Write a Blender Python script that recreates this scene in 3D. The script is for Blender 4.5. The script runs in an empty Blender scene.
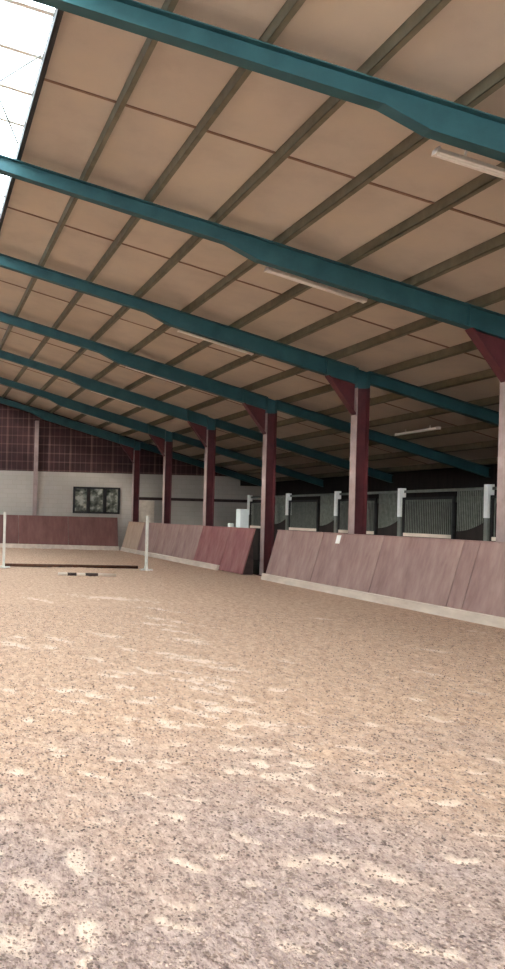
import bpy, bmesh, math, random
import numpy as np
from mathutils import Vector, Matrix
random.seed(7)
S = bpy.context.scene
C = S.collection
PI = math.pi

# ------------------------------------------------------------------ camera
cam_d = bpy.data.cameras.new('camera')
cam = bpy.data.objects.new('camera', cam_d); C.objects.link(cam)
EYE = 1.70
FPX = 814.0
cam_d.sensor_width = 36; cam_d.sensor_fit = 'AUTO'
cam_d.lens = FPX/969*36
cam_d.shift_x = (252.5+80)/969
cam_d.shift_y = (510-484.5)/969
cam_d.clip_end = 500
cam.matrix_world = Matrix.Translation((0, 0, EYE)) @ Matrix.Rotation(PI/2, 4, 'X') @ Matrix.Rotation(math.radians(1.5), 4, 'Z')
S.camera = cam

# ------------------------------------------------------------------ sky, sun, exposure
w = bpy.data.worlds.new('sky'); S.world = w; w.use_nodes = True
wb = w.node_tree.nodes['Background']
wb.inputs[0].default_value = (0.86, 0.95, 1.0, 1)
wb.inputs[1].default_value = 15.5
sd = bpy.data.lights.new('sun', 'SUN'); sd.energy = 5.0; sd.angle = math.radians(8); sd.color = (1, 0.93, 0.82)
sun = bpy.data.objects.new('sun', sd); C.objects.link(sun)
sun.rotation_euler = (math.radians(20), math.radians(-62), 0)
S.view_settings.view_transform = 'Standard'; S.view_settings.look = 'None'
S.view_settings.gamma = 1; S.view_settings.use_curve_mapping = False
S.view_settings.exposure = 0.08

# ------------------------------------------------------------------ materials
def lin(c):
    return tuple(((v/255)/12.92 if v/255 <= .04045 else ((v/255+.055)/1.055)**2.4) for v in c)+(1,)
class N:
    def __init__(s, name, rough=.8, metal=0, spec=.3):
        s.m = bpy.data.materials.new(name); s.m.use_nodes = True
        s.t = s.m.node_tree; s.b = s.t.nodes['Principled BSDF']
        s.b.inputs['Roughness'].default_value = rough; s.b.inputs['Metallic'].default_value = metal
        s.b.inputs['Specular IOR Level'].default_value = spec
        s.co = s.n('ShaderNodeTexCoord').outputs['Object']
    def n(s, typ, **k):
        a = s.t.nodes.new(typ)
        for q, v in k.items(): setattr(a, q, v)
        return a
    def l(s, a, b): s.t.links.new(a, b)
    def scaled(s, sc):
        a = s.n('ShaderNodeMapping'); a.inputs['Scale'].default_value = sc; s.l(s.co, a.inputs[0]); return a.outputs[0]
    def noise(s, scale, detail=4, sc=None, rough=.6):
        a = s.n('ShaderNodeTexNoise'); a.inputs['Scale'].default_value = scale
        a.inputs['Detail'].default_value = detail; a.inputs['Roughness'].default_value = rough
        s.l(s.scaled(sc) if sc else s.co, a.inputs['Vector']); return a.outputs['Fac']
    def ramp(s, f, stops):
        a = s.n('ShaderNodeValToRGB'); e = a.color_ramp.elements
        while len(e) < len(stops): e.new(.5)
        for q, (p, c) in zip(e, stops): q.position = p; q.color = c
        s.l(f, a.inputs[0]); return a.outputs[0]
    def mix(s, f, a, b, mode='MIX'):
        x = s.n('ShaderNodeMix', data_type='RGBA', blend_type=mode)
        for v, i in ((f, 0), (a, 6), (b, 7)):
            if hasattr(v, 'is_linked'): s.l(v, x.inputs[i])
            else: x.inputs[i].default_value = v
        return x.outputs[2]
    def math(s, op, a, b=None, c=None):
        x = s.n('ShaderNodeMath', operation=op)
        for v, i in ((a, 0), (b, 1), (c, 2)):
            if v is None: continue
            if hasattr(v, 'is_linked'): s.l(v, x.inputs[i])
            else: x.inputs[i].default_value = v
        return x.outputs[0]
    def bump(s, h, st=.3, d=.02):
        a = s.n('ShaderNodeBump'); a.inputs['Strength'].default_value = st; a.inputs['Distance'].default_value = d
        s.l(h, a.inputs['Height']); s.l(a.outputs[0], s.b.inputs['Normal'])
    def col(s, c):
        if hasattr(c, 'is_linked'): s.l(c, s.b.inputs['Base Color'])
        else: s.b.inputs['Base Color'].default_value = c
        return s
def mottled(name, a, b, scale=3, sc=None, rough=.8, metal=0, bump=0, spec=.3, detail=5):
    s = N(name, rough, metal, spec)
    f = s.noise(scale, detail, sc)
    s.col(s.ramp(f, [(.3, lin(a)), (.7, lin(b))]))
    if bump: s.bump(f, bump)
    return s.m
M = {}
M['teal'] = mottled('teal_paint', (38, 74, 80), (52, 93, 98), 2.2, rough=.55)
M['maroon_steel'] = mottled('maroon_paint', (72, 30, 34), (94, 44, 47), 3, rough=.6)
M['post_paint'] = mottled('dusty_skylit_maroon', (140, 118, 114), (170, 148, 142), 3, rough=.7)  # pale tone paints skylight onto the column flanges; gable posts share it
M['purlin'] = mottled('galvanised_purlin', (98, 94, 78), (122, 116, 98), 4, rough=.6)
M['joint'] = mottled('joint_strip', (122, 96, 82), (140, 112, 96), 4)
M['white_metal'] = mottled('white_enamel', (225, 214, 204), (242, 236, 228), 5, rough=.45)
M['tube'] = mottled('lamp_tube_glass', (240, 236, 228), (250, 246, 240), 5, rough=.2)
M['post_white'] = mottled('white_post_paint', (236, 234, 226), (248, 246, 240), 6)
M['stand_paint'] = mottled('jump_stand_paint', (196, 190, 178), (216, 210, 198), 6)
M['grey_steel'] = mottled('grey_steel', (98, 100, 92), (122, 122, 114), 6, rough=.6)
M['grille'] = mottled('galvanised_grille', (112, 114, 104), (142, 142, 130), 8, rough=.6)
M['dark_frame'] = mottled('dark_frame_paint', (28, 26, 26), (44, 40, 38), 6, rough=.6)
M['dark_wood'] = mottled('dark_stable_boards', (26, 20, 18), (44, 34, 30), 6, (1, 1, .15))
M['stall_block'] = mottled('stable_inner_wall', (66, 68, 60), (90, 90, 80), 3)
M['pale_strip'] = mottled('pale_base_plank', (196, 176, 158), (222, 204, 186), 5, (1, .3, 1), bump=.2)
M['pale_board'] = mottled('pale_plywood', (176, 146, 124), (198, 170, 148), 3, (1, 1, .3))
M['rail_dark'] = mottled('dark_rail', (50, 38, 36), (72, 56, 52), 5)
M['brown_pole'] = mottled('brown_pole', (66, 38, 24), (96, 60, 40), 6)
M['bedding'] = mottled('aisle_concrete', (38, 34, 30), (54, 48, 42), 3)
M['outside'] = mottled('outside_gravel', (168, 158, 142), (190, 180, 162), .6)
M['plastic_white'] = mottled('white_cabinet_paint', (232, 236, 234), (246, 248, 246), 3, rough=.4)

def kick(name, a, b, c):                                # faded stained boards with upright streaks
    s = N(name, .75)
    f = s.noise(2.2, 6, (1.0, 1.0, .35))
    g = s.noise(9, 5, (1, 1, .12))
    base = s.ramp(f, [(.3, lin(a)), (.5, lin(b)), (.72, lin(c))])
    s.col(s.mix(.35, base, s.ramp(g, [(.3, lin(a)), (.7, lin(c))])))
    s.bump(g, .25, .01); return s.m
M['kick'] = kick('faded_maroon_boards', (130, 98, 92), (154, 122, 114), (176, 146, 134))
M['kick_red'] = kick('redder_maroon_boards', (120, 68, 68), (146, 92, 90), (166, 120, 112))
M['kick_end'] = kick('brown_maroon_boards', (98, 62, 58), (120, 80, 74), (138, 98, 88))

def roof_mat():
    s = N('roof_sheet_beige', .85)
    sep = s.n('ShaderNodeSeparateXYZ'); s.l(s.co, sep.inputs[0])
    cx = s.math('FLOOR', s.math('DIVIDE', s.math('SUBTRACT', s.math('ABSOLUTE', sep.outputs[0]), 1.57), 1.165))
    cy = s.math('FLOOR', s.math('DIVIDE', s.math('SUBTRACT', sep.outputs[1], 4.35), 2.5))
    cmb = s.n('ShaderNodeCombineXYZ'); s.l(cx, cmb.inputs[0]); s.l(cy, cmb.inputs[1])
    wn = s.n('ShaderNodeTexWhiteNoise'); s.l(cmb.outputs[0], wn.inputs[0])
    base = s.ramp(wn.outputs[0], [(0, lin((189, 176, 162))), (.5, lin((197, 184, 170))), (1, lin((203, 190, 173)))])
    f = s.noise(1.1, 6)
    s.col(s.mix(.5, base, s.ramp(f, [(.3, lin((177, 164, 152))), (.5, lin((197, 184, 170))), (.72, lin((209, 193, 171)))])))
    s.bump(s.noise(30, 3), .05, .01); return s.m
M['roof'] = roof_mat()

def cladding():
    s = N('maroon_gable_boards', .8)
    sep = s.n('ShaderNodeSeparateXYZ'); s.l(s.co, sep.inputs[0])
    def lines(o, step, wd):
        fr = s.math('FRACT', s.math('DIVIDE', o, step)); return s.math('LESS_THAN', fr, wd)
    v = lines(sep.outputs[0], .26, .16); v2 = lines(sep.outputs[0], 1.04, .1); h = lines(sep.outputs[2], .42, .14)
    f = s.noise(1.3, 4)
    base = s.ramp(f, [(.3, lin((48, 30, 30))), (.7, lin((72, 44, 44)))])
    fac = s.math('MULTIPLY', s.math('ADD', s.math('ADD', s.math('MULTIPLY', v, .3), s.math('MULTIPLY', h, .35)), s.math('MULTIPLY', v2, .35)), s.noise(.5, 2))
    s.col(s.mix(fac, base, lin((150, 116, 108)))); return s.m
M['cladding'] = cladding()
M['block'] = None
def block():
    s = N('whitewashed_blockwork', .9)
    b = s.n('ShaderNodeTexBrick'); b.inputs['Scale'].default_value = 1
    b.inputs['Brick Width'].default_value = .45; b.inputs['Row Height'].default_value = .22; b.inputs['Mortar Size'].default_value = .008
    rot = s.n('ShaderNodeMapping'); rot.inputs['Rotation'].default_value = (PI/2, 0, 0); s.l(s.co, rot.inputs[0]); s.l(rot.outputs[0], b.inputs['Vector'])
    b.inputs['Color1'].default_value = lin((192, 180, 168)); b.inputs['Color2'].default_value = lin((186, 175, 163)); b.inputs['Mortar'].default_value = lin((176, 165, 153))
    s.col(s.mix(s.math('MULTIPLY', s.noise(.8, 5), .6), b.outputs[0], lin((160, 150, 138)))); return s.m
M['block'] = block()

def glass(name, tint, transp):
    s = N(name, .12)
    s.b.inputs['Base Color'].default_value = tint
    tr = s.n('ShaderNodeBsdfTransparent'); tr.inputs[0].default_value = (.95, .98, 1, 1)
    mx = s.n('ShaderNodeMixShader'); mx.inputs[0].default_value = transp
    s.l(s.b.outputs[0], mx.inputs[1]); s.l(tr.outputs[0], mx.inputs[2])
    s.l(mx.outputs[0], s.t.nodes['Material Output'].inputs[0]); return s.m
M['skyglass'] = glass('skylight_glazing', lin((225, 235, 238)), .8)
def dusty():
    s = N('dusty_window_glass', .25, spec=.5)
    f = s.noise(2.6, 3)
    s.col(s.ramp(f, [(.35, lin((52, 54, 46))), (.5, lin((104, 104, 92))), (.62, lin((168, 164, 150)))])); return s.m
M['dusty'] = dusty()

def sand():
    s = N('arena_sand', .95, spec=.15)
    att = s.n('ShaderNodeAttribute', attribute_name='dry')
    sep = s.n('ShaderNodeSeparateXYZ'); s.l(s.co, sep.inputs[0])
    fine = s.noise(42, 6, (1.2, .55, 1.2), .8); mid = s.noise(12, 5, (1.2, .6, 1.2)); big = s.noise(.7, 4)
    warm = s.ramp(s.math('ADD', s.math('MULTIPLY', fine, .55), s.math('MULTIPLY', mid, .45)),
                  [(.32, lin((120, 88, 68))), (.46, lin((187, 152, 127))), (.56, lin((207, 172, 145))), (.72, lin((220, 192, 166)))])
    grey = s.ramp(s.math('ADD', s.math('MULTIPLY', fine, .65), s.math('MULTIPLY', mid, .35)),
                  [(.34, lin((84, 66, 62))), (.46, lin((154, 130, 120))), (.56, lin((188, 162, 148))), (.72, lin((206, 184, 170)))])
    # sand turns from warm to greyer towards the hall's front end
    gy = s.math('ADD', s.math('MULTIPLY_ADD', sep.outputs[1], -.30, 2.0), s.math('MULTIPLY', s.math('SUBTRACT', big, .5), 2.0))
    gm = s.n('ShaderNodeClamp'); s.l(gy, gm.inputs[0])
    c = s.mix(gm.outputs[0], warm, grey)
    sp = s.n('ShaderNodeTexVoronoi'); sp.inputs['Scale'].default_value = 26; s.l(s.co, sp.inputs['Vector'])
    spk = s.math('LESS_THAN', sp.outputs['Distance'], .2)
    gate = s.math('GREATER_THAN', s.noise(14, 2), .52)
    c = s.mix(s.math('MULTIPLY', s.math('MULTIPLY', spk, gate), .55), c, lin((78, 60, 56)))
    df = s.n('ShaderNodeClamp'); s.l(s.math('MULTIPLY', att.outputs['Fac'], s.math('ADD', fine, .45)), df.inputs[0])
    c = s.mix(df.outputs[0], c, lin((224, 196, 174)))
    s.col(c)
    s.bump(s.math('ADD', fine, mid), .8, .02); return s.m
M['sand'] = sand()

# ------------------------------------------------------------------ helpers
def link(name, bm, mat, parent=None, smooth=False):
    me = bpy.data.meshes.new(name)
    bmesh.ops.recalc_face_normals(bm, faces=bm.faces)
    bm.to_mesh(me); bm.free()
    me.materials.append(mat)
    if smooth:
        for p in me.polygons: p.use_smooth = True
    o = bpy.data.objects.new(name, me); C.objects.link(o)
    if parent: o.parent = parent
    return o
def box(bm, x0, x1, y0, y1, z0, z1, bev=0):
    v = [bm.verts.new(p) for p in ((x0,y0,z0),(x1,y0,z0),(x1,y1,z0),(x0,y1,z0),(x0,y0,z1),(x1,y0,z1),(x1,y1,z1),(x0,y1,z1))]
    fs = [bm.faces.new([v[i] for i in f]) for f in ((0,3,2,1),(4,5,6,7),(0,1,5,4),(1,2,6,5),(2,3,7,6),(3,0,4,7))]
    if bev:
        es = list({e for f in fs for e in f.edges})
        bmesh.ops.bevel(bm, geom=es, offset=bev, segments=1, affect='EDGES')
def prism(bm, pts, a, b, axis='y'):
    """closed profile extruded along an axis: pts in (x,z) for y, (x,y) for z, (y,z) for x"""
    def P(p, t): return {'y': (p[0], t, p[1]), 'z': (p[0], p[1], t), 'x': (t, p[0], p[1])}[axis]
    A = [bm.verts.new(P(p, a)) for p in pts]; B = [bm.verts.new(P(p, b)) for p in pts]
    n = len(pts); bm.faces.new(A); bm.faces.new(B[::-1])
    for i in range(n): bm.faces.new((A[i], B[i], B[(i+1) % n], A[(i+1) % n]))
def tube(bm, p, q, r, seg=10):
    p, q = Vector(p), Vector(q); d = (q-p); u = d.normalized()
    a = u.orthogonal().normalized(); b = u.cross(a)
    A = []; B = []
    for i in range(seg):
        t = 2*PI*i/seg; o = (a*math.cos(t)+b*math.sin(t))*r
        A.append(bm.verts.new(p+o)); B.append(bm.verts.new(q+o))
    bm.faces.new(A); bm.faces.new(B[::-1])
    for i in range(seg): bm.faces.new((A[i], B[i], B[(i+1) % seg], A[(i+1) % seg]))
def strip(bm, pts, th, y0, y1):
    """plate following an XZ polyline, th thick downward"""
    prism(bm, pts + [(x, z-th) for x, z in pts[::-1]], y0, y1)
def empty(name, loc, label=None, cat=None, group=None):
    o = bpy.data.objects.new(name, None); C.objects.link(o); o.location = loc
    tag(o, label, cat, group); return o
def tag(o, label=None, cat=None, group=None, kind=None):
    if label: o['label'] = label
    if cat: o['category'] = cat
    if group: o['group'] = group
    if kind: o['kind'] = kind
    return o
def copy_tree(o, parent=None):
    c = o.copy(); C.objects.link(c)
    if parent: c.parent = parent
    for ch in list(o.children): copy_tree(ch, c)
    return c
def struct(name, bm, m, parent=None):
    o = link(name, bm, m, parent)
    if not parent: o['kind'] = 'structure'
    return o
ORD = ['first', 'second', 'third', 'fourth', 'fifth', 'sixth', 'seventh', 'eighth', 'ninth', 'tenth', 'eleventh', 'twelfth', 'thirteenth', 'fourteenth', 'fifteenth', 'sixteenth', 'seventeenth', 'eighteenth']

SL = .29
def zp(x): return 8.33 - SL*abs(x)              # top of rafters
FR = [9.5, 14.35, 19.35, 24.35, 29.35, 34.35, 39.35]
Y0, YE = -6.0, 40.0
AX = 17.0                                       # outer wall of the aisle

# ------------------------------------------------------------------ floor (churned sand)
rng = np.random.default_rng(5)
def vnoise(x, y, s, seed):
    r = np.random.default_rng(seed); T = r.random((256, 256))
    gx = x*s+1000; gy = y*s+1000; ix = np.floor(gx).astype(int); iy = np.floor(gy).astype(int)
    fx = gx-ix; fy = gy-iy; fx = fx*fx*(3-2*fx); fy = fy*fy*(3-2*fy)
    a = T[ix % 256, iy % 256]; b = T[(ix+1) % 256, iy % 256]; c = T[ix % 256, (iy+1) % 256]; d = T[(ix+1) % 256, (iy+1) % 256]
    return (a*(1-fx)+b*fx)*(1-fy)+(c*(1-fx)+d*fx)*fy-.5
xs = np.concatenate([np.arange(-10, -1, .5), np.arange(-1, 6.5, .025), np.arange(6.5, 10.2, .1), [10.6, 12, 14, 17]])
ys = np.concatenate([np.arange(-6, 2.4, .6), np.arange(2.4, 8, .022), np.arange(8, 15, .045), np.arange(15, 39.4, .14), [39.6, YE]])
X, Y = np.meshgrid(xs, ys)
Z = vnoise(X, Y, 11, 1)*.016 + vnoise(X, Y, 5, 2)*.022 + vnoise(X, Y, 22, 3)*.02 + vnoise(X, Y, .8, 4)*.02
DRY = np.zeros_like(X)
# hoof prints, ground positions: x, y, half width, half length, turn, strength
PR = [(1.31,10.53,0.325,0.097,-1.06,0.84),(1.41,7.85,0.141,0.075,-0.92,0.97),(1.68,7.59,0.137,0.073,-0.76,0.88),(1.79,6.83,0.104,0.067,-1.00,0.77),(1.19,5.28,0.113,0.055,-0.76,0.90),(0.70,5.34,0.082,0.055,-0.76,0.84),(0.82,4.00,0.054,0.104,0.02,0.86),(0.57,3.69,0.126,0.059,-0.71,0.79),(0.42,3.24,0.080,0.129,-0.26,0.78),(0.72,3.33,0.045,0.104,-0.10,0.98),(0.67,3.09,0.050,0.030,-0.73,0.94),(1.48,4.62,0.103,0.042,-0.53,0.94),(1.67,4.89,0.089,0.030,-0.78,0.82),(1.74,5.51,0.092,0.057,-0.92,0.93),(1.39,3.97,0.083,0.034,-0.55,0.77),(1.20,3.59,0.073,0.030,-0.73,0.80),(1.12,3.39,0.077,0.035,-0.59,0.95),(2.35,6.05,0.110,0.061,-0.72,0.97),(2.26,5.46,0.109,0.056,-0.89,0.76),(2.48,5.36,0.079,0.055,-0.77,0.87),(3.18,6.75,0.142,0.068,-0.58,0.86),(3.31,6.11,0.124,0.061,-0.98,0.78),(3.13,5.51,0.151,0.069,-0.62,0.78),(2.33,4.65,0.092,0.042,-0.66,0.97),(2.50,4.76,0.086,0.039,-0.57,0.75),(2.10,4.08,0.146,0.065,-0.53,0.88),(2.30,3.91,0.092,0.040,-0.60,0.77),(2.12,3.84,0.067,0.031,-0.68,0.98),(2.09,3.66,0.123,0.046,-0.50,0.85),(1.81,3.60,0.110,0.045,-0.59,0.77),(2.21,3.64,0.059,0.030,-0.72,0.79),(2.08,3.24,0.103,0.041,-0.57,0.99),(3.25,4.97,0.096,0.043,-0.53,0.89),(3.17,4.46,0.118,0.052,-0.63,0.79),(2.76,4.10,0.056,0.030,-0.59,1.00),(1.79,4.28,0.086,0.040,-0.77,0.78),(3.78,11.26,0.354,0.149,-0.84,0.99),(3.18,10.01,0.268,0.114,-0.71,0.90),(3.80,12.73,0.332,0.135,-0.68,0.84),(2.85,8.02,0.185,0.084,-0.78,0.90),(2.56,6.39,0.119,0.064,-0.79,0.77),(2.64,7.20,0.131,0.070,-0.74,0.97),(1.60,6.16,0.077,0.062,-0.93,0.86),(1.45,4.96,0.058,0.030,-0.80,1.00),(0.52,4.57,0.065,0.030,-0.87,0.75),(1.57,3.26,0.067,0.031,-0.75,0.83),(3.94,16.67,0.739,0.270,-0.45,0.80),(3.50,9.23,0.241,0.119,-0.65,0.83),(3.32,9.69,0.270,0.132,-0.58,0.91),(2.79,8.49,0.170,0.081,-0.65,0.95),(3.28,8.55,0.166,0.081,-0.68,0.95),(2.55,8.87,0.168,0.084,-1.06,0.87),(2.09,6.80,0.104,0.067,-0.94,0.81),(2.54,5.94,0.092,0.060,-0.85,0.86),(1.93,10.96,0.210,0.097,-0.98,0.99),(2.39,15.94,0.395,0.097,-1.10,0.84),(2.15,9.53,0.150,0.089,-1.13,0.84),(2.70,10.29,0.189,0.095,-1.04,0.79),(0.89,7.79,0.113,0.075,-1.10,0.81),(0.93,6.68,0.075,0.066,-0.79,0.99),(1.58,5.67,0.051,0.058,-0.73,0.99),(1.03,5.74,0.052,0.058,-0.98,0.90),(3.09,7.63,0.124,0.074,-0.64,0.77),(3.64,8.19,0.107,0.078,-0.90,0.85),(0.44,5.35,0.029,0.058,-0.03,0.99),(1.62,7.76,0.103,0.075,-0.71,0.79),(1.74,4.38,0.044,0.030,-0.51,0.78),(3.87,5.58,0.063,0.057,-0.72,0.89),(0.42,5.11,0.058,0.030,-0.73,0.77),(0.40,7.30,0.089,0.071,-0.75,0.93),(3.59,5.11,0.068,0.030,-0.86,0.85),(4.55,7.09,0.102,0.069,-1.14,0.79),(0.45,4.07,0.031,0.030,-0.80,0.94),(1.33,3.60,0.043,0.030,-0.55,0.87),(2.00,6.14,0.064,0.062,-0.78,0.76),(4.25,5.90,0.079,0.060,-0.87,0.79),(3.46,4.38,0.047,0.030,-0.52,0.77),(3.35,4.35,0.059,0.030,-0.62,0.81),(0.96,4.94,0.059,0.030,-0.53,0.79),(0.59,7.44,0.115,0.072,-0.89,0.89),(6.99,10.94,0.132,0.097,-0.92,0.79),(4.84,7.85,0.085,0.075,-0.61,0.99),(0.36,5.40,0.052,0.056,-0.64,0.99),(3.32,4.24,0.057,0.030,-0.67,1.00),(0.65,7.27,0.063,0.071,-0.76,0.89),(2.90,8.52,0.090,0.081,-0.80,0.88),(8.92,12.94,0.058,0.315,0.15,0.77),(1.30,4.03,0.044,0.030,-0.71,0.89),(2.64,5.43,0.057,0.056,-0.73,0.93),(1.60,3.79,0.045,0.030,-0.78,0.78),(2.08,8.00,0.109,0.077,-0.84,0.86),(0.24,5.75,0.057,0.058,-0.86,0.91),(7.02,14.12,0.159,0.097,-0.79,0.90),(2.13,5.48,0.053,0.056,-0.63,0.97),(3.06,5.13,0.032,0.030,-0.77,0.96),(4.13,5.38,0.048,0.055,-0.94,0.91),(1.55,5.62,0.047,0.057,-0.89,0.76),(3.47,7.16,0.073,0.070,-0.96,0.90),(0.25,4.60,0.053,0.030,-0.80,0.85),(1.47,7.35,0.079,0.071,-0.59,0.80),(3.13,8.67,0.092,0.082,-0.77,0.80),(2.09,7.34,0.089,0.071,-0.65,0.84),(0.69,4.21,0.045,0.030,-0.78,0.88),(1.56,4.11,0.032,0.030,-0.54,0.94),(1.05,5.92,0.076,0.060,-0.75,0.95),(2.08,8.58,0.126,0.081,-0.74,0.99),(1.34,4.50,0.035,0.030,-0.84,0.99),(1.10,4.55,0.043,0.030,-0.87,0.96),(2.30,6.70,0.071,0.066,-0.51,0.84),(13.25,17.76,0.397,0.097,-1.02,0.94),(5.21,6.89,0.080,0.068,-0.56,0.81),(3.32,4.95,0.056,0.030,-0.59,0.78),(2.20,7.59,0.061,0.073,-1.01,0.99),(1.41,5.63,0.052,0.057,-0.48,0.94),(2.28,4.05,0.062,0.030,-0.61,0.88),(1.92,4.05,0.030,0.041,-0.18,0.91),(2.26,8.75,0.119,0.083,-0.83,0.81),(5.25,7.04,0.078,0.069,-0.79,0.80),(5.70,8.30,0.127,0.079,-0.99,0.99),(1.28,7.04,0.092,0.069,-0.79,0.78),(5.83,9.22,0.166,0.087,-1.02,0.76),(0.18,4.34,0.055,0.030,-0.67,0.96),(2.71,11.52,0.171,0.097,-1.15,0.81),(2.63,6.71,0.063,0.066,-0.47,0.82),(1.39,11.10,0.108,0.097,-0.97,0.95),(2.47,3.58,0.030,0.031,0.19,0.95),(1.99,7.37,0.089,0.072,-1.13,0.98),(1.74,5.67,0.046,0.058,-1.00,0.98),(4.43,9.79,0.136,0.091,-1.04,0.77),(1.71,10.36,0.160,0.096,-1.00,0.81),(1.50,4.63,0.057,0.030,-0.66,0.87),(2.08,6.60,0.079,0.065,-0.86,0.96),(3.84,6.85,0.065,0.067,-0.77,0.80),(2.85,7.17,0.123,0.070,-0.71,0.87),(2.36,7.19,0.123,0.070,-0.80,0.89),(2.13,4.77,0.073,0.032,-0.59,0.80),(2.43,5.36,0.077,0.055,-0.63,0.83),(4.26,13.03,0.327,0.097,-0.87,0.89),(2.81,5.78,0.087,0.059,-0.61,0.93),(2.59,6.01,0.092,0.061,-0.74,0.78),(2.86,6.68,0.109,0.066,-0.77,0.83),(2.66,5.74,0.085,0.058,-0.66,0.90),(3.84,12.02,0.296,0.097,-1.04,0.97),(4.05,13.58,0.342,0.097,-1.07,0.80),(2.67,6.04,0.093,0.061,-0.71,0.83),(2.38,5.32,0.076,0.055,-0.54,0.89),(4.39,14.79,0.381,0.099,-1.00,0.97),(2.70,5.69,0.085,0.058,-0.63,0.96),(2.59,5.09,0.076,0.034,-0.63,0.77),(2.98,7.15,0.123,0.070,-0.83,0.82),(2.91,8.94,0.182,0.084,-0.86,0.77),(2.42,5.65,0.083,0.058,-0.56,0.98),(2.65,7.45,0.131,0.072,-0.66,0.79),(2.67,11.53,0.277,0.097,-0.83,0.77),(3.08,8.23,0.158,0.079,-0.92,1.00),(2.95,6.78,0.112,0.067,-0.78,0.85),(2.51,7.00,0.118,0.069,-0.86,0.88),(2.52,5.20,0.078,0.035,-0.55,0.92),(2.90,6.12,0.095,0.061,-0.67,0.82)]
for (px, py, a, b, t, k) in PR:
    m = (np.abs(X-px) < 3*max(a, b)) & (np.abs(Y-py) < 3*max(a, b))
    if not m.any(): continue
    dx = X[m]-px; dy = Y[m]-py; c, s_ = math.cos(t), math.sin(t)
    u = (dx*c+dy*s_)/a; v = (-dx*s_+dy*c)/b
    wob = 1+1.1*vnoise(X[m], Y[m], 16, int(abs(px*97)) % 50)+.7*vnoise(X[m], Y[m], 38, 9)
    r = np.sqrt(u*u+v*v)*wob
    Z[m] += -.010*np.exp(-(r*1.3)**4) + .007*np.exp(-((r-1.35)*3)**2)
    DRY[m] = np.maximum(DRY[m], k*np.clip(2.2-r*2, 0, 1))
edge = np.clip((9.6-X)/.6, 0, 1); Z = Z*edge - .004
nx, ny = len(xs), len(ys)
V = np.stack([X, Y, Z], -1).reshape(-1, 3)
idx = np.arange(nx*ny).reshape(ny, nx)
Fq = np.stack([idx[:-1, :-1], idx[:-1, 1:], idx[1:, 1:], idx[1:, :-1]], -1).reshape(-1, 4)
me = bpy.data.meshes.new('floor')
me.vertices.add(len(V)); me.vertices.foreach_set('co', V.astype(np.float32).ravel())
me.loops.add(Fq.size); me.loops.foreach_set('vertex_index', Fq.astype(np.int32).ravel())
me.polygons.add(len(Fq)); me.polygons.foreach_set('loop_start', np.arange(0, Fq.size, 4, dtype=np.int32)); me.polygons.foreach_set('loop_total', np.full(len(Fq), 4, dtype=np.int32))
me.polygons.foreach_set('use_smooth', np.ones(len(Fq), dtype=bool))
me.update(); me.validate()
at_ = me.attributes.new('dry', 'FLOAT', 'POINT'); at_.data.foreach_set('value', DRY.astype(np.float32).ravel())
me.materials.append(M['sand'])
fl = bpy.data.objects.new('floor', me); C.objects.link(fl); fl['kind'] = 'structure'
def scatter(name, n, smin, smax, mat, seed, flat):
    r = np.random.default_rng(seed)
    base = np.array([(1,0,0),(-1,0,0),(0,1,0),(0,-1,0),(0,0,1),(0,0,-1)], float)
    fc = np.array([(0,2,4),(2,1,4),(1,3,4),(3,0,4),(2,0,5),(1,2,5),(3,1,5),(0,3,5)])
    yy = 2.6+12.5*r.random(n)**1.7; xx = -.8+r.random(n)*(yy*.72+1.6)
    ok = xx < 9.5; xx = xx[ok]; yy = yy[ok]; n = len(xx)
    iy = np.clip(np.searchsorted(ys, yy), 0, ny-1); ix = np.clip(np.searchsorted(xs, xx), 0, nx-1)
    zz = Z[iy, ix]
    sz = smin+(smax-smin)*r.random(n)**2.5
    v = base[None]*(.65+.7*r.random((n, 6, 1)))*sz[:, None, None]
    v[..., 2] *= flat
    a = r.random(n)*6.28; ca, sa = np.cos(a)[:, None], np.sin(a)[:, None]
    vx = v[..., 0]*ca-v[..., 1]*sa; vy = v[..., 0]*sa+v[..., 1]*ca
    P = np.stack([vx+xx[:, None], vy+yy[:, None], v[..., 2]+zz[:, None]+sz[:, None]*.2], -1).reshape(-1, 3)
    Fa = (fc[None]+(np.arange(n)*6)[:, None, None]).reshape(-1, 3)
    me = bpy.data.meshes.new(name); me.from_pydata(P.tolist(), [], Fa.tolist()); me.materials.append(mat)
    o = bpy.data.objects.new(name, me); C.objects.link(o); return o
M['clod'] = mottled('sand_clods', (130, 108, 96), (190, 164, 146), 14, detail=2)
M['crumb'] = mottled('dark_footing_fibres', (84, 68, 62), (136, 112, 98), 12, detail=2)
tag(scatter('sand_clods', 40000, .003, .011, M['clod'], 21, .75), 'loose clods of churned beige sand over the arena floor', 'sand clods', None, 'stuff')
tag(scatter('footing_fibres', 70000, .003, .011, M['crumb'], 22, .6), 'dark scattered footing fibres on the arena sand', 'fibres', None, 'stuff')
bm = bmesh.new(); box(bm, -60, 60, -60, 100, -.35, -.12); struct('ground', bm, M['outside'])
bm = bmesh.new(); box(bm, 10.28, AX, Y0, YE, -.11, .012); struct('aisle_floor', bm, M['bedding'])

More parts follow.
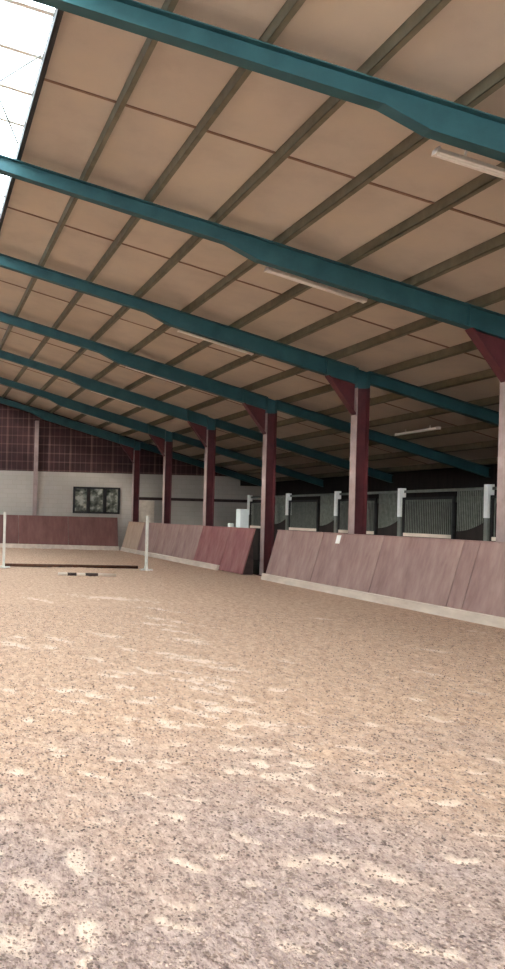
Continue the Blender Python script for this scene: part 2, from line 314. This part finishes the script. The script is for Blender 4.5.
# ------------------------------------------------------------------ roof sheets
def roof_side(sx, x0, x1):
    bm = bmesh.new()
    prism(bm, [(sx*x0, zp(x0)+.17), (sx*x1, zp(x1)+.17), (sx*x1, zp(x1)+.23), (sx*x0, zp(x0)+.23)], Y0, YE+.5)
    return bm
ceil = struct('ceiling', roof_side(1, 1.57, AX+.4), M['roof'])
ceil2 = struct('ceiling', roof_side(-1, 1.57, 10.7), M['roof'])
def joint(par, sx, x1, y):
    bm = bmesh.new()
    x0 = 1.6
    prism(bm, [(sx*x0, zp(x0)+.155), (sx*x1, zp(x1)+.155), (sx*x1, zp(x1)+.17), (sx*x0, zp(x0)+.17)], y-.022, y+.022)
    link('joint_strip', bm, M['joint'], par)
for k in range(9):
    joint(ceil, 1, AX, 1.85+5*k)
for k in range(9):
    joint(ceil2, -1, 10.5, 1.85+5*k)

# ridge skylight
for i, sx in enumerate((1, -1)):
    bm = bmesh.new()
    xe = 1.57
    prism(bm, [(0, zp(0)+.21), (sx*xe, zp(xe)+.21), (sx*xe, zp(xe)+.218), (0, zp(0)+.218)], Y0, YE)
    wn = struct('window_%d' % (i+1), bm, M['skyglass'])
    wn['label'] = 'white glazed ridge skylight strip'
    y = 5.35
    while y < YE:
        if min(abs(y-f) for f in FR+[4.35]) > .2:
            bm = bmesh.new()
            prism(bm, [(0.02*sx, zp(.02)+.15), (sx*(xe-.01), zp(xe-.01)+.15), (sx*(xe-.01), zp(xe-.01)+.2), (0.02*sx, zp(.02)+.2)], y-.04, y+.04)
            link('glazing_bar', bm, M['post_white'], wn)
        y += 1.0
# thin crossed tie rods under the skylight
br = empty('cross_brace', (.8, 12, zp(.8)), 'thin crossed steel tie rods under the white skylight', 'brace')
for a, b, dz in (((.15, 10.0), (1.5, 13.8), .05), ((1.5, 11.2), (.15, 13.9), .1)):
    bm = bmesh.new(); tube(bm, (a[0]-.8, a[1]-12, zp(a[0])-zp(.8)+dz), (b[0]-.8, b[1]-12, zp(b[0])-zp(.8)+dz), .014, 8)
    link('tie_rod', bm, M['grey_steel'], br)

# ------------------------------------------------------------------ purlins
def purlin_bm(x, sx=1):
    bm = bmesh.new(); z = zp(x)
    def q(dx, dz): return (sx*(x+dx), z+dz-SL*dx)
    # lipped channel: lower flange, web, upper flange
    for (a, b, c, d) in ((-.036, .036, .002, .014), (-.036, -.026, .002, .168), (-.036, .036, .156, .168), (.027, .036, .014, .04)):
        prism(bm, [q(a, c), q(b, c), q(b, d), q(a, d)], Y0+.1, YE-.03)
    return bm
PX = [1.57+1.165*k for k in range(14)]
for k, x in enumerate(PX):
    if x > AX-.2: break
    if k == 0: lab = 'dark long roof purlin along the edge of the white skylight'
    elif x < 10: lab = 'long roof purlin under the beige sheets, %s row down from the skylight edge' % ORD[k]
    else: lab = 'long shaded roof purlin over the stable aisle, %s row beyond the maroon columns' % ORD[k-8]
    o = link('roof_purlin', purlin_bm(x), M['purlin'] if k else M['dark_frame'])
    tag(o, lab, 'purlin', 'roof purlins')
for k, x in enumerate(PX[:8]):
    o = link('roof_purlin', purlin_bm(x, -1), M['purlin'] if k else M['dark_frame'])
    tag(o, 'roof purlin on the far side of the ridge, %s row from the skylight' % ORD[k], 'purlin', 'roof purlins beyond the ridge')

# ------------------------------------------------------------------ rafters
CX = 10.25                                       # inner face of the columns
def beam(sx, x0, x1, deep):
    def dp(x): return deep(x)
    bm = bmesh.new()
    xsr = [x0] + [v for v in (5.25, 5.8) if x0 < v < x1] + [x1]
    top = [(sx*x, zp(x)) for x in xsr]; bot = [(sx*x, zp(x)-dp(x)) for x in xsr]
    strip(bm, top, .016, -.085, .085)
    strip(bm, bot, .016, -.085, .085)
    prism(bm, [(a, b-.016) for a, b in top]+bot[::-1], -.006, .006)
    return bm
def main_d(x): return .25 if x <= 5.25 else (.25+(x-5.25)/.55*.13 if x < 5.8 else .38)
root = empty('roof_rafter', (0, FR[0], 0))
link('rafter_beam', beam(1, 0.02, CX+.0, main_d), M['teal'], root)
link('rafter_beam', beam(-1, 0.02, CX+.0, main_d), M['teal'], root)
ab = link('aisle_beam', beam(1, CX+.31, AX-.02, lambda x: .27), M['teal'], root)
for x in (9.55,):
    bm = bmesh.new(); box(bm, x, x+.014, -.08, .08, zp(x)-.39, zp(x)-.018); link('stiffener', bm, M['teal'], root)
bm = bmesh.new(); box(bm, -.015, .015, -.1, .1, zp(0)-.42, zp(0)+.01); link('ridge_plate', bm, M['teal'], root)
rl = ['nearest teal steel rafter crossing the top of the picture',
      'teal steel rafter meeting the maroon column at the right edge, second from the top',
      'teal steel rafter meeting the tall maroon column right of centre, third from the top',
      'teal steel rafter above the column standing in the kickboard gap, fourth from the top',
      'teal steel rafter, third back from the far gable',
      'dark teal steel rafter, second back from the far gable',
      'darkest teal steel rafter lying against the far maroon gable']
rafters = [root]+[copy_tree(root) for _ in FR[1:]]
for o, y, l in zip(rafters, FR, rl):
    o.location = (0, y, 0); tag(o, l, 'rafter', 'teal roof rafters')

# ------------------------------------------------------------------ columns
def make_column():
    r = empty('steel_column', (CX, 0, 0))
    zt = zp(CX)-.02; zt2 = zp(CX+.3)-.02
    bm = bmesh.new()
    zh = 4.86
    prism(bm, [(.284, 0), (.298, 0), (.298, zh), (.284, zh)], -.13, .13)
    prism(bm, [(.016, 0), (.284, 0), (.284, zh), (.016, zh)], -.006, .006)
    link('shaft', bm, M['maroon_steel'], r)
    bm = bmesh.new()
    prism(bm, [(.002, zh), (.016, zh), (.016, zt), (.002, zt)], -.13, .13)
    prism(bm, [(.284, zh), (.298, zh), (.298, zt2), (.284, zt2)], -.13, .13)
    prism(bm, [(.016, zh), (.284, zh), (.284, zt2), (.016, zt)], -.006, .006)
    link('column_head', bm, M['teal'], r)['label'] = 'teal painted column head'
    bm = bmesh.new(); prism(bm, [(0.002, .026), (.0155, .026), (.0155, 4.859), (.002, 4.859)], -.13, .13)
    link('inner_flange', bm, M['post_paint'], r)['label'] = 'inner flange with skylight painted in as a paler tone'  # lit inner face put into the colour, paler than the maroon shaft
    bm = bmesh.new(); box(bm, -.06, .36, -.19, .19, 0, .025); link('base_plate', bm, M['maroon_steel'], r)
    x0 = 9.6-CX; zb = zp(9.6)-.40; zl = 4.24
    bm = bmesh.new()
    prism(bm, [(x0, zb), (-.0, zp(CX)-.40), (0, zl+.1)], -.006, .006)
    link('knee_plate', bm, M['maroon_steel'], r)
    bm = bmesh.new()
    prism(bm, [(x0-.02, zb), (x0+.01, zb), (.0, zl+.02), (-.0, zl-.01)], -.1, .1)
    link('knee_flange', bm, M['maroon_steel'], r)
    return r
col = make_column()
cl = [(FR[1], 'maroon steel column cut by the right edge of the picture'),
      (FR[2], 'tall maroon steel column right of centre, behind the near kickboards'),
      (FR[3], 'maroon steel column standing in the dark gap between the kickboards'),
      (FR[4], 'maroon steel column behind the far kickboards, next beyond the one in the gap'),
      (FR[5], 'narrow dark maroon column, second from the far gable'),
      (FR[6], 'dark maroon corner column against the far gable wall'),
      (FR[0], 'maroon steel column just outside the right edge')]
for i, (y, l) in enumerate(cl):
    o = col if i == 0 else copy_tree(col)
    o.location = (CX, y, 0); tag(o, l, 'column', 'maroon steel columns')

# ------------------------------------------------------------------ end walls
def wall_boxes(name, rects, y0, y1, m, parent=None):
    bm = bmesh.new()
    for (a, b, c, d) in rects: box(bm, a, b, y0, y1, c, d)
    return struct(name, bm, m, parent)
we = wall_boxes('wall_far', [(-10.6, 7.5, -.1, 3.75), (9.8, 15.7, -.1, 3.75), (15.7, AX, -.1, 3.3), (7.5, 9.8, -.1, 1.75), (7.5, 9.8, 3.05, 3.75)], YE, YE+.2, M['block'])
bm = bmesh.new()
prism(bm, [(-10.6, 3.752), (AX, 3.752), (0, zp(0)+.2), (-10.6, zp(10.6)+.17)], YE, YE+.1)
gb = bmesh.new()
bm.free(); bm = bmesh.new()
prism(bm, [(-10.6, 3.752), (15.7, 3.752), (15.7, zp(15.7)+.169), (0, zp(0)+.169), (-10.6, zp(10.6)+.169)], YE+.01, YE+.1)
struct('gable_far', bm, M['cladding']).name = 'wall_gable'
bm = bmesh.new(); prism(bm, [(15.7, 3.3), (AX, 3.3), (AX, zp(AX)+.169), (15.7, zp(15.7)+.169)], YE+.01, YE+.1); struct('wall_corner', bm, M['dark_wood'])
# window in the far wall
bm = bmesh.new()
fx = [7.5, 9.8]
box(bm, 7.5, 9.8, YE-.05, YE+.1, 1.75, 1.84); box(bm, 7.5, 9.8, YE-.05, YE+.1, 2.96, 3.05)
box(bm, 7.5, 7.6, YE-.05, YE+.1, 1.84, 2.96); box(bm, 9.7, 9.8, YE-.05, YE+.1, 1.84, 2.96)
w3 = struct('window_3', bm, M['dark_frame']); w3['label'] = 'dark three-pane window in the far white wall'
for x in (8.17, 8.97):
    bm = bmesh.new(); box(bm, x, x+.17, YE-.04, YE+.1, 1.84, 2.96); link('mullion', bm, M['dark_frame'], w3)
for a, b in ((7.6, 8.17), (8.34, 8.97), (9.14, 9.7)):
    bm = bmesh.new(); box(bm, a, b, YE+.03, YE+.04, 1.84, 2.96); link('pane', bm, M['dusty'], w3)
# gable posts
for x, l in ((5.62, 'slim dusty maroon post rising up the far gable, left of the dark window'), (0, 'slim gable post under the ridge'), (-5.62, 'slim gable post on the far left of the gable')):
    bm = bmesh.new()
    z = zp(abs(x)+.1)-.45
    box(bm, x-.09, x+.09, YE-.20, YE-.19, 0, z); box(bm, x-.09, x+.09, YE-.02, YE-.01, 0, z); box(bm, x-.006, x+.006, YE-.19, YE-.02, 0, z)
    tag(link('gable_post', bm, M['post_paint']), l, 'post', 'far gable posts')
# dark rail and pale boarding on the far wall behind the columns
bm = bmesh.new(); box(bm, 10.6, AX, YE-.06, YE, 2.48, 2.62); struct('trim_1', bm, M['rail_dark'])
bm = bmesh.new(); box(bm, 10.56, 11.5, YE-.05, YE-.002, .02, 2.47, .01)
tag(link('upright_boarding', bm, M['pale_strip']), 'pale upright board against the far wall beside the corner column', 'board')
# outer aisle wall, left side, front
bm = bmesh.new(); box(bm, AX, AX+.2, Y0, YE, -.1, zp(AX)+.16); struct('wall_right', bm, M['dark_wood'])
bm = bmesh.new(); box(bm, -10.5, -10.3, Y0, YE, -.1, 5.4); struct('wall_left', bm, M['kick'])
wf = wall_boxes('wall_front', [(-10.6, -2.2, -.1, 5.2), (2.2, 10.4, -.1, 5.2), (-2.2, 2.2, 4.2, 5.2), (10.4, AX, -.1, 3.3)], Y0-.2, Y0, M['block'])  # unseen wall; its open doorway is added to let sky light in

# ------------------------------------------------------------------ kickboards
KB, KT, KH = 9.73, 10.08, 1.38
def lean(t): return (KB+(KT-KB)*t, KH*t)
def kick_panel(y0, y1, mat, label, name='kickboard', group='kickboards along the columns', cat='kickboard', back=True):
    bm = bmesh.new(); g = .012
    th = .04
    prism(bm, [(KB, .02), (KT, KH), (KT+th, KH), (KB+th, .02)], y0+g, y1-g)
    r = empty(name, (0, 0, 0), label, cat, group)
    r.location = (KB, (y0+y1)/2, 0)
    def fix(o): 
        o.data.transform(Matrix.Translation((-KB, -(y0+y1)/2, 0)))
    o = link('board', bm, mat, r); fix(o)
    bm = bmesh.new(); prism(bm, [(KT-.015, KH+.001), (KT+th+.01, KH+.001), (KT+th+.01, KH+.03), (KT-.015, KH+.03)], y0+g, y1-g)
    o = link('top_rail', bm, mat, r); fix(o)
    if back:
        for yy in (y0+.15, y1-.22):
            bm = bmesh.new(); prism(bm, [(KB+th+.01, .0), (KT+th+.003, KH-.05), (KT+th+.003, .0)], yy, yy+.05)
            o = link('support', bm, M['rail_dark'], r); fix(o)
    return r
near = [1.75, 4.4, 7.05, 9.7, 12.35, 14.62, 15.05, 17.65, 20.3, 22.92]
names = {0: 'kickboard panel beside the photographer', 1: 'kickboard panel second beside the photographer', 2: 'kickboard panel third beside the photographer',
         3: 'faded maroon kickboard panel just outside the right edge', 4: 'faded maroon sloping kickboard panel cut by the right edge of the picture',
         5: 'narrow faded maroon infill strip between two wide kickboard panels near the right edge',
         6: 'faded maroon sloping kickboard panel immediately left of the narrow infill strip',
         7: 'faded maroon sloping kickboard panel in front of the tall column right of centre',
         8: 'faded maroon sloping kickboard panel ending at the dark gap'}
for i in range(2, len(near)-1):
    y0, y1 = near[i], near[i+1]
    kick_panel(y0, y1, M['kick'], names[i], back=(y1-y0) > 1)
kick_panel(24.5, 26.4, M['kick_red'], 'redder maroon gate leaf beyond the dark gap, without a pale base plank', 'kickboard_gate', 'kickboards along the columns', 'kickboard')
far = [26.42, 28.95, 31.5, 34.0, 36.5]
for i in range(4):
    kick_panel(far[i], far[i+1], M['kick_red'] if i < 1 else M['kick'], 'maroon sloping kickboard panel beyond the redder gate leaf, %s from it' % ORD[i])
kick_panel(36.52, 39.26, M['pale_board'], 'pale unpainted kickboard panel at the far corner of the arena')
# pale base planks
def base_plank(y0, y1, lab):
    bm = bmesh.new()
    prism(bm, [(KB-.07, -.02), (KB-.01, -.02), (KB+.038, .16), (KB-.02, .175), (KB-.045, .16)], y0, y1)
    tag(link('ground_beam', bm, M['pale_strip']), lab, 'base plank', 'pale base planks')
base_plank(7.05, 22.95, 'pale base plank along the foot of the near kickboards')
base_plank(26.4, 39.1, 'pale base plank along the foot of the far kickboards, beyond the dark gap')
# far end kickboards
EB, ET, EH = 39.28, 39.6, 1.58
ex = [9.62-2.41*k for k in range(9)]
for i in range(8):
    x1, x0 = ex[i], ex[i+1]
    bm = bmesh.new()
    prism(bm, [(EB, .02), (ET, EH), (ET+.04, EH), (EB+.04, .02)], x0+.008, x1-.008, 'x')
    lab = 'brownish maroon kickboard panel under the far gable, %s from the arena corner' % ORD[i]
    tag(link('kickboard', bm, M['kick_end']), lab, 'kickboard', 'kickboards across the far end')
bm = bmesh.new(); prism(bm, [(EB-.07, -.02), (EB-.01, -.02), (EB+.035, .18), (EB-.04, .2)], -9.7, 9.64, 'x')
tag(link('ground_beam', bm, M['pale_strip']), 'pale base plank across the far end of the arena', 'base plank', 'pale base planks')
# small white plate on a near kickboard, pale rag on its top edge
bm = bmesh.new(); prism(bm, [(KB+(KT-KB)*.84-.012, KH*.84), (KT-.022, KH*.985), (KT-.012, KH*.985), (KB+(KT-KB)*.84-.002, KH*.84)], 19.42, 19.6)
tag(link('arena_marker', bm, M['post_white']), 'small white plate at the top of the near kickboards, left of the tall column', 'marker')

# ------------------------------------------------------------------ light fittings
def make_light(L=1.9):
    r = empty('light_fitting', (0, 0, 0))
    bm = bmesh.new()
    prism(bm, [(-.065, .0), (-.04, .06), (.04, .06), (.065, 0), (.055, 0), (.034, .04), (-.034, .04), (-.055, 0)], 0, L, 'x')
    o = link('housing', bm, M['white_metal'], r)
    for s in (-1, 1):
        bm = bmesh.new(); tube(bm, (.05, s*.024, .014), (L-.05, s*.024, .014), .014, 10); link('tube', bm, M['tube'], r, True)
    for x in (0, L-.03):
        bm = bmesh.new(); box(bm, x, x+.03, -.06, .06, -.01, .07); link('end_cap', bm, M['white_metal'], r)
    for x in (.35, L-.45):
        bm = bmesh.new(); box(bm, x, x+.03, -.01, .01, .06, .345); link('hanger', bm, M['white_metal'], r)
    return r
lt = make_light()
ll = ['white tube light fitting near the right edge, under the nearest rafter', 'white tube light fitting behind the second rafter from the top, the longest seen whole',
      'white tube light fitting behind the third rafter from the top', 'white tube light fitting behind the fourth rafter from the top',
      'pale tube light fitting, second from the far gable', 'pale tube light fitting nearest the far gable']
for i in range(6):
    o = lt if i == 0 else copy_tree(lt)
    o.location = (6.15, FR[i]+.42, zp(6.15)-.34); o.rotation_euler = (0, math.atan(SL), 0)
    tag(o, ll[i], 'light fitting', 'tube light fittings along the arena')
o = copy_tree(lt); o.rotation_euler = (0, 0, PI/2); o.location = (13.7, 21.6, zp(13.7)-.15)
for ch in o.children:
    if ch.name.startswith('hanger'): ch.scale.z = .3; ch.location.z = .04
tag(o, 'dim tube light fitting under the aisle roof, right of the tall column', 'light fitting')

# ------------------------------------------------------------------ stable fronts in the aisle
SXX, SH = 13.5, 2.6
def make_stall(D):
    r = empty('horse_stall', (SXX, 0, 0))       # spans local y 0..D
    # boards with a dipping top edge
    n = 14; d0 = .10; d1 = 1.2
    pts = [(d0, .03), (d1, .03)]
    for i in range(n+1):
        t = i/n; y = d1+(d0-d1)*t; pts.append((y, 1.52+.28*(t*t)))
    bm = bmesh.new(); prism(bm, [(p[0], p[1]) for p in pts], 0, .05, 'x'); link('lower_boards', bm, M['dark_wood'], r)
    bm = bmesh.new(); box(bm, -.01, .06, .09, D-.09, SH-.07, SH); link('top_rail', bm, M['grey_steel'], r)
    bm = bmesh.new(); y = .14
    while y < d1:
        t = (d1-y)/(d1-d0); box(bm, .018, .034, y, y+.02, 1.5+.28*t*t, SH-.07); y += .065
    link('bar_grille', bm, M['grille'], r)
    door = empty('sliding_door', (-.07, 0, 0)); door.parent = r
    bm = bmesh.new()
    a, b = d1, D-.12
    box(bm, 0, .05, a, a+.07, .05, 2.4); box(bm, 0, .05, b-.07, b, .05, 2.4); box(bm, 0, .05, a+.07, b-.07, 2.33, 2.4)
    link('door_frame', bm, M['dark_frame'], door)
    bm = bmesh.new(); box(bm, 0, .05, a+.07, b-.07, 1.33, 1.42); link('middle_rail', bm, M['pale_strip'], door)
    bm = bmesh.new(); box(bm, .01, .04, a+.07, b-.07, .05, 1.33); link('door_boards', bm, M['dark_wood'], door)
    bm = bmesh.new(); y = a+.1
    while y < b-.08: box(bm, .02, .036, y, y+.02, 1.42, 2.33); y += .075
    link('door_bars', bm, M['grey_steel'], door)
    bm = bmesh.new(); box(bm, 3.1, 3.2, .09, D-.09, .02, 2.55); link('back_wall', bm, M['stall_block'], r)
    bm = bmesh.new(); box(bm, .1, 3.1, D-.15, D-.09, .02, 2.3); link('side_partition', bm, M['dark_wood'], r)
    return r
def make_post():
    r = empty('stable_post', (SXX, 0, 0))
    bm = bmesh.new(); box(bm, -.1, .06, -.07, .07, 1.86, SH+.06, .006); link('upper_post', bm, M['post_white'], r)
    bm = bmesh.new(); box(bm, -.09, .05, -.06, .06, .012, 1.86); link('lower_post', bm, M['grey_steel'], r)
    return r
sy = [12.3, 15.8, 19.3, 22.8, 26.3, 29.8, 33.3]
st = make_stall(3.5)
sl = ['stable front outside the right edge', 'stable front hidden behind the right edge column', 'dim barred stable front between the white posts near the right edge',
      'dim barred stable front directly behind the tall column right of centre', 'dim barred stable front between the gap column and the tall column', 'dim barred stable front behind the column in the kickboard gap']
for i in range(6):
    o = st if i == 0 else copy_tree(st)
    o.location = (SXX, sy[i]+.0, 0); tag(o, sl[i], 'stable front', 'stable fronts along the aisle')
po = make_post()
pl = ['white topped post outside the right edge', 'white topped post behind the right edge column', 'white topped stable post beside the column at the right edge', 'white topped stable post midway between the tall column and the right edge',
      'white topped stable post just left of the tall column', 'white topped stable post right of the column in the gap', 'white topped stable post beside the bright white cabinet']
for i, y in enumerate(sy):
    o = po if i == 0 else copy_tree(po)
    o.location = (SXX, y, 0); tag(o, pl[i], 'post', 'white topped stable posts')

# bright white cabinet in the aisle, small white box beside it
cb = empty('cabinet', (12.35, 31.4, 0.012), 'bright white upright cabinet in the aisle, seen left of the column in the gap', 'cabinet')
bm = bmesh.new(); box(bm, 0, .34, 0, .4, 0, 2.05, .01); link('body', bm, M['plastic_white'], cb)
bm = bmesh.new(); box(bm, .01, .33, -.02, -.002, .08, 2.02, .004); dr = link('door', bm, M['plastic_white'], cb)
bm = bmesh.new(); box(bm, .27, .29, -.045, -.02, 1.1, 1.3); link('handle', bm, M['grey_steel'], dr)
bm = bmesh.new(); box(bm, 11.95, 12.12, 31.4, 31.6, .012, 1.5, .02)
tag(link('bin', bm, M['post_white']), 'small white container just left of the bright white cabinet', 'container')

# ------------------------------------------------------------------ jump in the arena
def make_stand():
    r = empty('jump_stand', (0, 0, 0))
    bm = bmesh.new(); box(bm, -.038, .038, -.038, .038, .05, 1.7, .006); link('upright', bm, M['stand_paint'], r)
    bm = bmesh.new(); box(bm, -.05, .05, -.28, .28, 0, .05, .006); link('foot', bm, M['stand_paint'], r)
    bm = bmesh.new(); box(bm, -.2, .2, -.04, .04, 0, .05, .006); link('foot', bm, M['stand_paint'], r)
    for s in (1, -1):
        bm = bmesh.new(); prism(bm, [(s*.04, .05), (s*.2, .05), (s*.04, .25)], -.015, .015, 'x'); link('brace', bm, M['stand_paint'], r)
    return r
js = make_stand(); js.location = (2.6, 24.9, 0)
tag(js, 'thin white jump stand at the left edge of the picture', 'jump stand', 'white jump stands')
j2 = copy_tree(js); j2.location = (7.1, 25.4, 0)
tag(j2, 'thin white jump stand in front of the far kickboards', 'jump stand', 'white jump stands')
bm = bmesh.new(); tube(bm, (2.72, 25.6, .045), (7.05, 26.2, .045), .05, 12)
tag(link('jump_pole', bm, M['brown_pole'], None, True), 'long dark brown pole lying on the sand between the white jump stands', 'pole')
pr = empty('ground_pole', (3.85, 22.4, .04), 'pale ground pole with dark bands lying in front of the brown pole', 'pole')
bm = bmesh.new(); tube(bm, (0, 0, 0), (1.6, .1, 0), .045, 12); link('pole_body', bm, M['pale_strip'], pr, True)
for a, b in ((.25, .5), (.75, 1.1)):
    bm = bmesh.new(); tube(bm, (a, a/16, 0), (b, b/16, 0), .047, 12); link('dark_band', bm, M['rail_dark'], pr, True)
